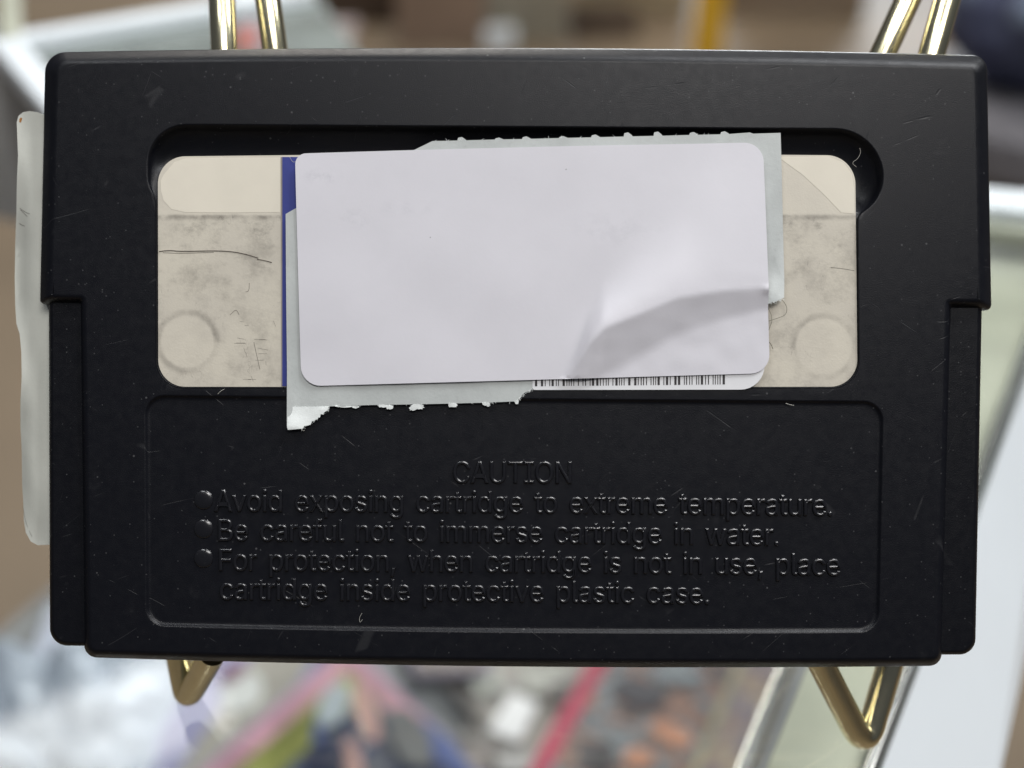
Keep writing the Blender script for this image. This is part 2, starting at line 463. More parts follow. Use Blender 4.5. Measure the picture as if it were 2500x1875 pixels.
M_TP = paper('pale tape film', lin(221, 214, 198, 1.04), .03, .25)
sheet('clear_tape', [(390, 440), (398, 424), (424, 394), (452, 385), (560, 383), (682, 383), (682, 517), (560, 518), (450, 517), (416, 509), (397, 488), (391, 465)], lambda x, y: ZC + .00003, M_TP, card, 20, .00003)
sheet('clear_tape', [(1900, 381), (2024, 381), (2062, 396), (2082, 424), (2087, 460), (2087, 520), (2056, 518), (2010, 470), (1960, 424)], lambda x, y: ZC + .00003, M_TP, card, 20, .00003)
blue = sheet('blue_strip', [(688, 382), (738, 382), (738, 943), (688, 943)], lambda x, y: ZC + .00012, paper('blue print', lin(50, 60, 136), .06, .3), cart, 20)
edge_shade = sheet('strip_shadow', [(684, 382), (688, 382), (688, 943), (685, 943)], lambda x, y: ZC + .00006, paper('painted edge shadow', lin(150, 142, 136), .15, .6), blue, 20, .00005)  # darker sliver painted as the shadow line along the strip's left edge

# torn grey backing paper
def jag(a, b, n, amp):
    a, b = Vector(a), Vector(b); nv = (b - a).normalized(); nv = Vector((-nv.y, nv.x))
    return [a.lerp(b, (i + .5) / n) + nv * random.uniform(-amp, amp) for i in range(n)]
top_line = lambda x: 345 + (x - 1057) * (325 - 345) / (1905 - 1057)
bp = [(698, 523), (724, 508), (790, 470), (1000, 372), (1056, 345)]
for nx in (1128, 1212, 1290, 1370, 1448, 1530, 1605, 1685, 1760):
    nx += random.uniform(-8, 8); y = top_line(nx); h = random.uniform(2, 11)
    bp += [(nx - 9, top_line(nx - 9)), (nx - 7, y - h), (nx + 2, y - h - 2), (nx + 11, y - h * .4), (nx + 13, top_line(nx + 13))]
bp += [(1830, 324), (1838, 327), (1905, 325), (1908, 420), (1911, 560), (1913, 690), (1910, 728)]
bp += [tuple(p) for p in jag((1908, 730), (1872, 743), 6, 2)] + [(1860, 744), (1700, 800), (1340, 890)]
bp += [tuple(p) for p in jag((1316, 932), (1280, 962), 9, 4)] + [tuple(p) for p in jag((1278, 966), (1252, 982), 7, 3)]
bp += [(1186, 983), (1108, 985), (1018, 987), (900, 989), (806, 992)]
bp += [tuple(p) for p in jag((803, 996), (772, 1024), 10, 2.5)] + [tuple(p) for p in jag((770, 1026), (737, 1046), 8, 2.5)]
bp += [(704, 1047), (702, 1043), (701, 900), (699, 700)]
def zb(x, y):
    z = .00022
    z += .0012 * exp(-((x - 1905) / 50) ** 2) * exp(-((y - 735) / 45) ** 2)
    z += .0005 * exp(-((x - 715) / 40) ** 2) * exp(-((y - 1045) / 30) ** 2)
    z += .00015 * mnoise.noise(Vector((x * .012, y * .012, 3)))
    return z
sheet('torn_backing', bp, zb, paper('grey backing paper', lin(188, 192, 190, 1.0), .07, .8, .14, .5), cart, 16)
M_TW = paper('torn white paper', lin(226, 230, 228, 1.05), .05, 1.0)
tcp = [(704, 993), (760, 993)] + [(803, 992)] + [tuple(p) for p in jag((800, 1000), (768, 1028), 12, 3)] + [tuple(p) for p in jag((766, 1029), (738, 1047), 9, 3)] + [(705, 1049), (703, 1040)]
sheet('torn_corner', tcp, lambda x, y: zb(x, y) + .00009 + .0001 * abs(mnoise.noise(Vector((x * .06, y * .06, 0)))), M_TW, cart, 7)
for (x, y, w_, h) in ((846, 990, 40, 6), (868, 993, 12, 5), (938, 991, 20, 5), (952, 994, 12, 8), (1020, 993, 22, 9), (1008, 997, 12, 7), (1106, 989, 15, 7), (1184, 986, 9, 5), (1192, 988, 6, 7), (1262, 982, 6, 7)):
    pl = []
    for i in range(22):
        a = i * 2 * pi / 22; k = .65 + .55 * abs(mnoise.noise(Vector((x + 2.1 * cos(a), y + 2.1 * sin(a), 0)))) + random.uniform(-.08, .08)
        pl.append((x + w_ * k * cos(a), y + h * k * sin(a)))
    sheet('torn_tab', pl, lambda x, y: zb(x, y) + .00001 + .00012 * mnoise.noise(Vector((x * .08, y * .08, 0))), M_TW, cart, 5)
# fuzz of paper fibres along the torn edges
def fuzz(a, b, n, dx, dy):
    bm = bmesh.new(); a, b = Vector(a), Vector(b)
    for _ in range(n):
        p = a.lerp(b, random.random()); an = math.atan2(dy, dx) + random.uniform(-.9, .9); l = random.uniform(2, 8); w_ = random.uniform(.35, .7)
        q = p + Vector((cos(an), sin(an))) * l; e = Vector((-sin(an), cos(an))) * w_; z = zb(p.x, p.y) + random.uniform(0, .0001)
        bm.faces.new([bm.verts.new(P(v.x, v.y, 0) + Vector((0, 0, z))) for v in (p - e, p + e, q + e * .3, q - e * .3)])
    finish(bm, 'torn_fuzz', M_TW, cart, False)
fuzz((803, 996), (738, 1046), 50, .7, .7); fuzz((1318, 934), (1252, 982), 40, .8, .6); fuzz((812, 988), (1250, 982), 22, .1, 1); fuzz((1060, 345), (1840, 328), 16, .1, -1)
fuzz((1908, 731), (1876, 741), 12, .2, 1)

# barcode sticker peeping out under the white sticker
bs = roundpoly([(1300, 760), (1864, 745), (1866, 951), (1300, 952)], [6, 6, 58, 6])
zs = lambda x, y: .00034 + .0001 * max(0, (x - 1780) / 80) ** 2
bar = sheet('barcode_sticker', bs, zs, paper('white label paper', lin(222, 222, 224, 1.05), .02, .3), cart, 20)
random.seed(11); bm = bmesh.new(); x = 1306.0
while x < 1768:
    w_ = random.choice([2.0, 2.0, 2.4, 5.5]); top = 924 - (x - 1306) * .012; bot = 943 - (x - 1306) * .010
    q = [bm.verts.new(P(a, b, 0) + Vector((0, 0, zs(a, b) + .00004))) for a, b in ((x, top - 10), (x + w_, top - 10), (x + w_, bot), (x, bot))]
    bm.faces.new(q[::-1]); x += w_ + random.choice([3.4, 4.0, 5.0, 9.0])
finish(bm, 'barcode', flat('barcode ink', lin(48, 44, 46), .6), bar, False)

# white sticker with a crease in its lower right corner
ws = roundpoly([(722, 377), (1860, 350), (1878, 911), (737, 943)], [26, 46, 46, 48], seg=8, sub=30)
def ridge(x):                      # photo row of the crease's upper edge
    pts = ((1360, 960), (1400, 905), (1440, 838), (1470, 805), (1560, 768), (1650, 730), (1760, 712), (1880, 704))
    if x <= pts[0][0]: return pts[0][1]
    for (a, b), (c, d) in zip(pts, pts[1:]):
        if x <= c: return b + (d - b) * (x - a) / (c - a)
    return 704
def zw(x, y):
    z = .00074 + .00017 * mnoise.noise(Vector((x * .004, y * .005, 9)))
    if x > 1330:
        xs = [ridge(x + k) for k in (-6, 0, 6)]; ry = sum(xs) / 3
        amp = max(0, min(1, (x - 1350) / 120)); amp = amp * amp * (3 - 2 * amp)
        wd_ = 116 - 66 * max(0, min(1, (x - 1480) / 390)); A_ = .27 * wd_ * S * amp
        d = y - ry
        if d < 0: h = exp(-(d / (22 + 240 * min(1, max(0, (x - 1370) / 500)) ** 1.1)) ** 2)
        else:
            t = d / wd_; h = max(0, 1 - t); h = h + .5 * max(0, .16 - abs(t - 1)) ** 2 / .32 if t < 1.16 else 0
        z += A_ * h
        z += .00009 * amp * mnoise.noise(Vector((x * .018, y * .022, 5))) * min(1, max(0, (d + 60) / 80))
    z += .0004 * exp(-((x - 1872) / 12) ** 2) * exp(-((y - 708) / 7) ** 2)
    return z
sheet('white_sticker', ws, zw, paper('smooth white sticker', lin(220, 218, 224, .95), .02, .3, 0, .5, ((790, 432, 60, 26, .18), (870, 535, 60, 34, .13), (1000, 510, 110, 30, .07), (1500, 560, 160, 60, .08))), cart, 7)

# long label wrapped round the left flank, seen from behind
sp = [(105, 279), (92, 274), (72, 271), (56, 274), (45, 283), (41, 298), (42, 330), (44, 380), (41, 450), (40, 520), (37, 600), (36, 680), (37, 740), (40, 790),
      (48, 815), (52, 860), (53, 920), (50, 980), (50, 1040), (53, 1100), (54, 1180), (57, 1230), (58, 1270), (63, 1300), (75, 1322), (92, 1331), (118, 1330), (190, 1330), (190, 279)]
def zss(x, y): return -.0055 - .0014 * exp(-((x - 42) / 26) ** 2) * (1 + .8 * sin(y * .012)) + .0007 * mnoise.noise(Vector((x * .02, y * .008, 1))) + .0012 * exp(-((y - 900) / 90) ** 2) * max(0, (110 - x) / 60)
def sheet_deep(name, poly, zf, mat, parent):
    o = sheet(name, poly, zf, mat, parent, 10, .00015)
    for v in o.data.vertices:
        k = (D0 - v.co.z) / D0; v.co.x *= k; v.co.y *= k
    return o
ss_ = sheet_deep('side_sticker', sp, zss, paper('grey white flank label', lin(198, 199, 190, 1.0), .05, .5, .06, .6), cart)
tag(ss_, 'grey white label sticking out past the left flank')
rst = sheet_deep('rust_stain', [(47, 291), (50, 287), (54, 288), (53, 294), (51, 299), (47, 298)], lambda x, y: zss(x, y) + .00006, flat('rust', lin(160, 110, 60), .8), ss_)
for c in ([(48, 508), (62, 518), (72, 522)], [(50, 512), (66, 528)], [(46, 545), (60, 552)], [(56, 1235), (62, 1275), (78, 1310)]):
    tube('scuff_mark', [P(x, y, zss(x, y) + .0001) for x, y in c], .00003, M_DK, ss_, 2, 2)

# ------------------------------------------------------------------ raised lettering
GL = json.loads('''{",":[188,[[53,-119,38,-119,48,-56,58,8,68,71,91,71,114,71,137,71,119,8,102,-56,84,-119,69,-119]]],".":[188,[[108,-4,95,-4,83,-4,72,0,63,9,54,18,50,28,50,41,50,54,54,65,63,73,72,82,83,87,95,87,108,87,119,82,128,73,137,65,141,54,141,41,141,28,137,18,128,9,119,0]]],"A":[480,[[39,0,16,0,78,170,140,339,201,509,226,509,251,509,276,509,338,339,401,170,463,0,440,0,418,0,395,0,359,101,323,202,287,302,281,321,273,344,264,372,255,400,245,435,232,478,236,478,241,478,245,478,233,435,222,399,213,371,204,343,196,320,191,302,155,202,120,101,85,0,62,0],[197,142,110,142,110,161,110,180,110,199,197,199,283,199,370,199,370,180,370,161,370,142,283,142]]],"B":[456,[[122,0,60,0,60,170,60,339,60,509,120,509,181,509,241,509,276,509,306,503,329,491,352,479,369,462,381,442,392,422,398,399,398,374,398,352,394,334,387,320,379,306,369,294,356,286,344,277,330,271,315,267,315,265,315,264,315,262,331,261,347,255,363,245,379,235,392,221,402,203,413,185,418,163,418,136,418,111,412,87,400,67,388,46,370,30,344,18,319,6,287,0,247,0,184,0],[125,115,125,57,165,57,205,57,245,57,284,57,313,65,330,80,347,95,355,114,355,137,355,154,351,170,342,184,334,198,321,209,306,218,290,227,271,231,248,231,207,231,166,231,125,231,125,173],[125,341,125,285,162,285,200,285,238,285,257,285,273,289,288,296,303,303,315,313,323,326,332,339,336,355,336,372,336,395,328,414,313,429,297,444,273,452,240,452,202,452,163,452,125,452,125,396]]],"C":[510,[[293,-7,267,-7,223,-7,184,4,150,25,116,46,89,76,70,115,50,154,40,201,40,254,40,308,50,354,70,393,89,432,116,462,150,484,184,505,223,516,267,516,293,516,317,512,340,504,363,497,384,486,402,471,420,457,436,439,448,418,460,398,468,374,473,348,451,348,430,348,408,348,404,366,398,381,389,395,381,408,370,419,357,428,345,438,331,444,315,449,300,454,284,456,267,456,236,456,208,448,184,432,159,417,139,394,125,364,111,334,103,297,103,254,103,211,111,175,125,145,140,115,159,92,184,76,209,61,236,53,267,53,284,53,300,55,315,60,331,65,345,71,357,81,370,90,381,101,389,114,398,128,404,143,408,160,430,160,451,160,473,160,469,135,460,111,448,91,436,70,421,52,402,38,384,23,363,12,341,5,318,-3]]],"F":[410,[[82,0,60,0,60,170,60,339,60,509,163,509,266,509,369,509,369,490,369,471,369,452,288,452,206,452,125,452,125,394,125,336,125,278,198,278,272,278,346,278,346,259,346,240,346,221,272,221,198,221,125,221,125,147,125,74,125,0,103,0]]],"I":[300,[[111,0,31,0,31,19,31,38,31,57,60,57,89,57,118,57,118,189,118,320,118,452,89,452,60,452,31,452,31,471,31,490,31,509,111,509,190,509,269,509,269,490,269,471,269,452,240,452,212,452,183,452,183,320,183,189,183,57,212,57,240,57,269,57,269,38,269,19,269,0,190,0]]],"N":[523,[[82,0,60,0,60,170,60,339,60,509,85,509,111,509,136,509,205,400,274,291,343,183,349,174,355,164,363,151,370,138,379,123,388,107,396,90,405,73,414,55,411,55,408,54,405,54,403,72,401,90,401,108,400,126,399,142,399,157,399,172,399,185,399,195,399,300,399,404,399,509,420,509,442,509,463,509,463,339,463,170,463,0,438,0,412,0,387,0,325,97,264,193,202,290,194,303,186,316,177,331,169,345,159,362,148,381,137,400,123,424,108,452,111,453,115,453,119,454,120,428,121,405,122,384,123,362,124,344,124,328,125,312,125,300,125,291,125,194,125,97,125,0,103,0]]],"O":[533,[[311,-7,267,-7,223,-7,184,4,150,25,116,46,90,76,70,115,50,154,40,201,40,254,40,308,50,354,70,393,90,432,116,462,150,484,184,505,223,516,267,516,311,516,350,505,384,484,418,462,444,432,464,393,483,354,493,308,493,254,493,201,483,154,464,115,444,76,418,46,384,25,350,4],[236,53,267,53,297,53,325,61,349,76,374,91,394,114,408,144,423,174,430,211,430,254,430,298,423,335,408,365,394,395,374,417,349,433,325,448,297,456,267,456,236,456,209,448,184,433,159,417,140,394,125,364,111,334,103,297,103,254,103,211,111,174,125,144,140,114,159,92,184,76,209,61]]],"T":[449,[[85,452,32,452,32,471,32,490,32,509,160,509,288,509,417,509,417,490,417,471,417,452,363,452,310,452,257,452,257,301,257,151,257,0,235,0,214,0,193,0,193,151,193,301,193,452,139,452]]],"U":[517,[[299,-8,259,-8,219,-8,184,0,154,15,124,31,101,53,85,80,68,107,60,138,60,173,60,285,60,397,60,509,81,509,103,509,124,509,124,399,124,288,124,178,124,154,130,132,141,113,152,94,167,79,187,68,207,57,231,52,259,52,287,52,311,57,331,68,351,79,366,94,377,113,387,132,393,154,393,178,393,288,393,399,393,509,414,509,436,509,457,509,457,397,457,285,457,173,457,138,449,107,433,80,416,53,393,31,363,15,334,0]]],"a":[389,[[182,-9,160,-9,136,-9,114,-4,94,5,75,14,59,27,48,45,36,62,30,83,30,108,30,130,35,147,43,161,52,175,63,185,78,193,92,201,108,207,125,211,143,215,160,218,178,220,201,223,219,225,234,227,248,228,258,231,265,235,272,239,276,245,276,255,276,255,276,256,276,257,276,272,273,286,267,297,261,308,252,316,240,322,228,328,213,331,196,331,178,331,162,328,149,322,136,317,126,309,118,301,110,292,104,283,100,274,80,280,61,285,41,291,50,314,62,332,79,346,95,360,113,369,133,375,153,381,173,384,194,384,208,384,223,383,239,379,255,376,271,370,286,360,301,351,313,338,322,320,332,303,337,280,337,251,337,168,337,84,337,0,317,0,297,0,277,0,277,17,277,35,277,52,275,52,274,52,272,52,268,43,261,34,252,25,243,15,230,7,215,1,200,-5],[155,45,170,45,193,45,212,50,228,59,243,68,255,79,263,93,271,107,276,122,276,138,276,155,276,173,276,190,273,187,268,184,259,182,251,180,242,178,231,176,221,174,210,172,200,171,190,170,182,169,175,168,161,166,147,163,134,159,121,154,111,148,103,139,96,131,92,119,92,105,92,92,95,81,102,72,109,63,118,57,130,52,142,48]]],"c":[396,[[226,-8,207,-8,173,-8,143,0,117,16,91,33,71,56,56,85,41,114,34,149,34,187,34,227,41,262,56,291,71,321,91,343,117,360,143,376,173,384,207,384,226,384,243,382,260,377,276,372,292,365,305,356,319,347,330,335,340,322,350,309,357,294,362,277,342,272,322,267,303,262,300,272,296,281,290,289,285,297,278,305,270,311,262,317,253,322,242,325,232,328,220,330,207,330,182,330,161,323,145,310,129,297,116,280,108,258,100,237,96,213,96,187,96,162,100,139,108,117,116,96,129,79,145,66,161,53,182,46,207,46,220,46,232,48,243,52,253,55,263,60,271,66,279,72,286,80,292,89,297,97,301,107,304,117,324,112,343,107,363,102,358,85,351,70,341,56,332,43,320,31,306,21,293,12,277,4,261,-1,244,-6]]],"d":[424,[[219,-8,195,-8,164,-8,136,0,111,16,87,32,68,55,55,84,41,114,34,149,34,189,34,229,41,263,55,293,69,322,88,345,112,361,136,376,164,384,196,384,219,384,238,381,253,373,268,365,279,356,287,346,296,336,302,327,306,319,308,319,309,319,311,319,311,382,311,446,311,509,331,509,351,509,372,509,372,339,372,170,372,0,352,0,332,0,313,0,313,20,313,39,313,59,311,59,309,59,307,59,302,51,295,42,287,31,278,21,267,12,252,4,238,-4],[181,47,205,47,227,47,247,53,263,65,279,77,291,94,299,115,308,136,312,161,312,189,312,217,308,242,300,263,292,284,279,300,263,312,247,324,228,330,205,330,181,330,161,324,145,311,129,299,116,282,108,261,100,240,96,216,96,189,96,162,100,138,109,117,117,95,129,78,145,66,161,53]]],"e":[404,[[238,-8,212,-8,175,-8,143,0,117,16,90,33,70,56,56,85,41,114,34,148,34,187,34,226,41,260,55,290,69,319,89,343,115,359,141,376,171,384,205,384,226,384,246,381,266,374,285,367,303,356,319,341,335,326,348,306,357,282,366,258,371,228,371,194,371,186,371,178,371,169,272,169,174,169,75,169,75,187,75,204,75,221,163,221,250,221,338,221,329,215,319,208,310,202,310,227,306,249,298,269,290,288,278,303,263,314,247,325,228,330,205,330,182,330,163,325,146,313,130,302,118,288,109,270,100,251,96,232,96,211,96,200,96,189,96,178,96,150,101,126,110,106,120,87,134,72,151,61,168,51,189,46,212,46,228,46,241,48,254,53,266,57,277,64,285,73,294,82,301,93,306,105,325,101,345,96,365,91,359,71,349,54,335,39,321,24,303,13,283,4,262,-4]]],"f":[254,[[154,379,228,379,228,362,228,344,228,327,154,327,80,327,6,327,6,344,6,362,6,379,80,379],[101,0,81,0,81,144,81,288,81,432,81,453,86,471,96,486,106,500,119,511,135,519,152,526,169,530,187,530,201,530,213,529,222,527,232,525,238,523,243,521,238,503,233,486,227,468,224,470,220,471,215,472,210,473,203,474,195,474,176,474,163,469,154,460,146,451,142,437,142,419,142,279,142,140,142,0,121,0]]],"g":[425,[[238,-151,207,-151,179,-151,155,-147,134,-140,113,-132,96,-123,82,-110,69,-98,58,-84,51,-69,67,-60,84,-50,101,-41,107,-49,113,-57,122,-66,130,-75,141,-82,154,-88,168,-94,186,-97,207,-97,238,-97,263,-90,282,-75,302,-60,311,-37,311,-6,311,19,311,44,311,68,310,68,308,68,306,68,301,60,295,51,287,41,278,32,267,23,252,16,238,8,219,5,195,5,164,5,137,12,113,27,88,41,69,62,55,90,41,118,34,152,34,191,34,230,41,264,55,293,69,322,88,345,112,361,137,376,165,384,196,384,220,384,239,381,253,373,268,365,280,356,288,346,297,336,303,327,308,319,309,319,311,319,313,319,313,339,313,359,313,379,333,379,353,379,372,379,372,250,372,121,372,-9,372,-42,365,-69,350,-90,335,-111,316,-126,291,-136,266,-146],[181,59,205,59,228,59,248,64,264,75,280,86,292,101,300,121,308,141,312,165,312,193,312,220,308,243,300,264,292,284,280,301,264,312,248,324,228,330,205,330,181,330,161,324,145,312,129,299,117,283,109,262,100,242,96,219,96,193,96,166,100,143,109,123,117,103,129,87,145,76,162,65]]],"h":[410,[[114,249,114,227,114,151,114,76,114,0,93,0,73,0,53,0,53,170,53,339,53,509,73,509,93,509,114,509,114,435,114,361,114,287,110,287,106,287,102,287,114,322,131,347,152,362,174,377,199,384,227,384,253,384,276,379,295,369,315,358,330,342,341,321,352,299,357,273,357,240,357,160,357,80,357,0,337,0,316,0,296,0,296,78,296,157,296,235,296,265,288,288,273,304,258,321,237,329,210,329,192,329,175,325,161,317,146,309,135,298,126,283,118,267]]],"i":[167,[[73,0,53,0,53,126,53,253,53,379,73,379,93,379,114,379,114,253,114,126,114,0,93,0],[95,443,84,443,72,443,62,447,54,455,45,462,41,472,41,483,41,494,45,504,54,512,62,520,72,524,84,524,95,524,106,520,114,512,122,504,126,494,126,483,126,472,122,462,114,455,106,447]]],"l":[189,[[147,-2,139,-2,110,-2,88,5,74,20,60,35,53,57,53,84,53,226,53,367,53,509,73,509,93,509,114,509,114,372,114,235,114,99,114,81,116,69,120,62,125,55,133,52,146,52,152,52,157,52,160,53,164,53,167,54,170,54,173,37,177,20,181,3,175,1,169,0,162,-1,154,-2]]],"m":[610,[[73,0,53,0,53,126,53,253,53,379,72,379,92,379,112,379,112,351,112,323,112,295,111,295,109,295,108,295,113,316,121,332,132,346,144,359,157,369,172,376,187,383,203,386,219,386,247,386,270,378,287,361,305,344,316,322,321,295,318,295,315,295,312,295,317,313,325,329,337,343,349,357,364,367,381,375,398,382,416,386,437,386,459,386,479,381,497,372,515,362,530,348,541,328,551,309,557,285,557,255,557,170,557,85,557,0,536,0,516,0,496,0,496,85,496,169,496,254,496,281,488,301,473,313,457,325,439,330,419,330,402,330,387,327,374,320,362,313,352,303,345,290,339,278,335,263,335,247,335,165,335,82,335,0,315,0,295,0,274,0,274,87,274,173,274,260,274,281,267,298,253,311,239,324,221,330,199,330,185,330,171,327,158,320,144,313,134,303,126,289,118,276,114,258,114,238,114,159,114,79,114,0,93,0]]],"n":[410,[[114,249,114,227,114,151,114,76,114,0,93,0,73,0,53,0,53,126,53,253,53,379,72,379,92,379,112,379,112,349,112,318,112,287,109,287,106,287,102,287,114,322,131,347,152,362,174,377,199,384,227,384,253,384,276,379,295,369,314,358,330,342,341,321,352,299,357,273,357,240,357,160,357,80,357,0,337,0,316,0,296,0,296,78,296,157,296,235,296,265,288,288,273,304,258,321,237,329,210,329,192,329,175,325,161,317,146,309,135,298,126,283,118,267]]],"o":[415,[[242,-8,207,-8,173,-8,143,0,117,16,91,33,71,56,56,85,41,114,34,149,34,187,34,227,41,262,56,291,71,321,91,343,117,360,143,376,173,384,207,384,242,384,273,376,299,360,325,343,345,321,359,291,374,262,381,227,381,187,381,149,374,114,359,85,345,56,325,33,299,16,273,0],[182,46,207,46,233,46,254,53,270,66,287,79,299,96,307,117,315,139,319,162,319,187,319,213,315,236,307,258,299,280,287,297,270,310,254,323,233,330,207,330,182,330,161,323,145,310,129,297,116,280,108,258,100,237,96,213,96,187,96,162,100,139,108,117,116,96,129,79,145,66,161,53]]],"p":[424,[[73,-143,53,-143,53,31,53,205,53,379,72,379,92,379,112,379,112,359,112,339,112,319,114,319,116,319,118,319,123,327,129,336,137,346,145,356,157,365,171,373,186,381,205,384,229,384,261,384,289,376,313,361,337,345,356,322,370,293,383,263,390,229,390,189,390,149,383,114,370,84,356,55,337,32,313,16,289,0,261,-8,229,-8,206,-8,187,-4,173,4,158,12,146,21,138,31,130,42,123,51,118,59,117,59,115,59,114,59,114,-8,114,-76,114,-143,93,-143],[197,47,220,47,244,47,263,53,279,66,295,78,308,95,316,117,324,138,328,162,328,189,328,216,324,240,316,261,308,282,296,299,280,311,264,324,244,330,220,330,197,330,177,324,161,312,145,300,133,284,125,263,117,242,113,217,113,189,113,161,117,136,125,115,133,94,146,77,162,65,178,53]]],"r":[259,[[73,0,53,0,53,126,53,253,53,379,72,379,92,379,112,379,112,360,112,340,112,321,113,321,114,321,115,321,122,340,135,355,152,367,170,379,190,385,213,385,218,385,223,385,229,384,235,384,240,384,243,384,243,363,243,343,243,322,242,323,237,323,230,324,223,325,215,326,207,326,189,326,173,322,159,315,145,307,134,297,126,284,118,270,114,255,114,237,114,158,114,79,114,0,93,0]]],"s":[365,[[211,-8,182,-8,156,-8,133,-4,112,3,92,11,75,23,62,38,49,53,40,72,36,94,55,98,74,102,94,107,99,86,109,70,124,60,139,50,158,45,181,45,208,45,229,51,244,62,260,74,268,87,268,103,268,116,263,127,254,136,245,144,231,151,212,155,191,160,170,165,149,170,115,178,89,191,72,208,55,225,47,247,47,274,47,296,53,315,65,332,77,348,94,361,115,370,136,380,160,384,187,384,213,384,235,380,254,372,272,365,287,353,299,339,310,325,319,309,324,290,305,286,287,281,268,277,263,292,255,304,243,316,230,327,212,333,187,333,165,333,146,327,131,317,116,306,109,293,109,277,109,263,114,252,124,243,134,235,150,228,172,223,191,218,210,214,229,209,264,201,290,188,306,171,323,154,331,133,331,107,331,84,325,64,312,47,300,30,282,16,260,6,237,-3]]],"t":[227,[[138,379,204,379,204,362,204,344,204,327,138,327,72,327,6,327,6,344,6,362,6,379,72,379],[65,345,65,471,85,471,106,471,126,471,126,347,126,222,126,98,126,81,129,69,136,61,143,54,154,50,170,50,174,50,179,50,185,51,191,52,197,53,202,54,206,36,209,19,213,2,207,0,200,-2,192,-3,184,-4,176,-4,168,-4,136,-4,110,4,92,21,74,38,65,62,65,93,65,219]]],"u":[410,[[211,-5,182,-5,157,-5,134,0,115,11,95,21,80,37,69,59,58,80,53,107,53,139,53,219,53,299,53,379,73,379,93,379,114,379,114,301,114,222,114,144,114,114,121,91,137,75,152,58,173,50,200,50,218,50,235,54,249,62,264,70,275,81,283,97,292,112,296,131,296,153,296,228,296,304,296,379,316,379,337,379,357,379,357,253,357,126,357,0,337,0,318,0,298,0,298,31,298,61,298,92,301,92,304,92,307,92,295,57,279,32,257,17,235,2]]],"v":[389,[[184,0,163,0,114,126,66,253,17,379,40,379,62,379,84,379,111,305,138,230,165,155,174,132,181,110,187,87,193,64,199,42,206,21,198,21,191,21,184,21,191,42,197,64,203,87,209,110,216,132,224,155,251,230,278,305,305,379,327,379,349,379,371,379,323,253,275,126,226,0,205,0]]],"w":[567,[[158,0,138,0,99,126,61,253,23,379,44,379,66,379,87,379,103,324,118,269,133,214,140,191,147,165,154,137,161,108,168,76,175,41,172,41,168,41,165,41,172,75,179,106,186,135,193,163,199,190,206,214,221,269,237,324,252,379,273,379,295,379,316,379,332,324,347,269,362,214,368,190,375,164,382,136,388,107,395,76,402,41,399,41,395,41,391,41,399,75,406,107,413,135,420,164,427,190,434,214,449,269,465,324,480,379,502,379,523,379,545,379,506,253,468,126,429,0,409,0,389,0,368,0,352,57,335,114,319,172,314,189,309,207,305,225,300,243,295,261,291,280,286,299,281,318,277,338,281,338,286,338,291,338,286,319,281,299,277,280,272,261,267,243,263,225,258,206,253,189,248,172,231,114,215,57,199,0,178,0]]],"x":[379,[[44,0,21,0,71,73,121,145,171,218,171,202,171,187,171,171,124,240,76,310,29,379,52,379,76,379,100,379,116,355,132,330,147,306,160,287,170,270,179,253,188,237,198,221,207,206,197,206,186,206,175,206,185,221,194,237,202,253,211,270,221,287,233,306,249,330,266,355,282,379,305,379,328,379,352,379,304,309,256,239,209,169,209,184,209,199,209,214,258,143,308,71,358,0,334,0,310,0,287,0,268,28,249,57,231,85,219,103,209,120,200,136,191,152,182,167,173,182,183,182,194,182,205,182,195,167,186,152,178,136,170,120,160,103,148,85,129,57,110,28,91,0,68,0]]]}''')
def text(name, body, x0, x1, yl, yr, cap=52.0):
    sc = cap / 509.0
    sx = sc * (.90 if body[1] == 'A' else .92)
    nat = sum((GL[c][0] if c != ' ' else 300) for c in body) * sx
    tr = ((x1 - x0) - nat) / (len(body) - 1) * 1.0
    cu = bpy.data.curves.new(name, 'CURVE'); cu.dimensions = '2D'; cu.fill_mode = 'BOTH'
    cu.extrude = .00005; cu.bevel_depth = .00029; cu.bevel_resolution = 3; cu.offset = -.00016; cu.resolution_u = 5
    x = x0
    for ch in body:
        if ch != ' ':
            for s_ in GL[ch][1]:
                n = len(s_) // 6; sp_ = cu.splines.new('BEZIER'); sp_.bezier_points.add(n - 1); sp_.use_cyclic_u = True
                for i in range(n):
                    q = []
                    for k in range(3):
                        gx, gy = x + s_[i * 6 + 2 * k] * sx, s_[i * 6 + 2 * k + 1] * sc
                        base = yl + (yr - yl) * (gx - x0) / (x1 - x0) - 2.0 * (1 - ((gx - 1250) / 900) ** 2)
                        q.append(P(gx, base - gy, 0))
                    b = sp_.bezier_points[i]; b.handle_left_type = b.handle_right_type = 'FREE'
                    b.handle_left, b.co, b.handle_right = q
        x += ((GL[ch][0] if ch != ' ' else 300) * sx) + tr
    o = bpy.data.objects.new(name, cu); COL.objects.link(o)
    dg = bpy.context.evaluated_depsgraph_get(); me = bpy.data.meshes.new_from_object(o.evaluated_get(dg)); bpy.data.objects.remove(o)
    t = link(name, me, M_TX, cart, True); t.location = (0, 0, ZP + .00010)
    me.set_sharp_from_angle(angle=radians(50))
    return t
text('raised_heading', 'CAUTION', 1103, 1400, 1181, 1182)
for body, x0, x1, yl, yr in (('Avoid exposing cartridge to extreme temperature.', 521, 2037, 1249, 1260),
                             ('Be careful not to immerse cartridge in water.', 527, 1906, 1321, 1333),
                             ('For protection, when cartridge is not in use, place', 529, 2055, 1394, 1406),
                             ('cartridge inside protective plastic case.', 533, 1736, 1465, 1477)):
    text('raised_text_line', body, x0, x1, yl, yr)
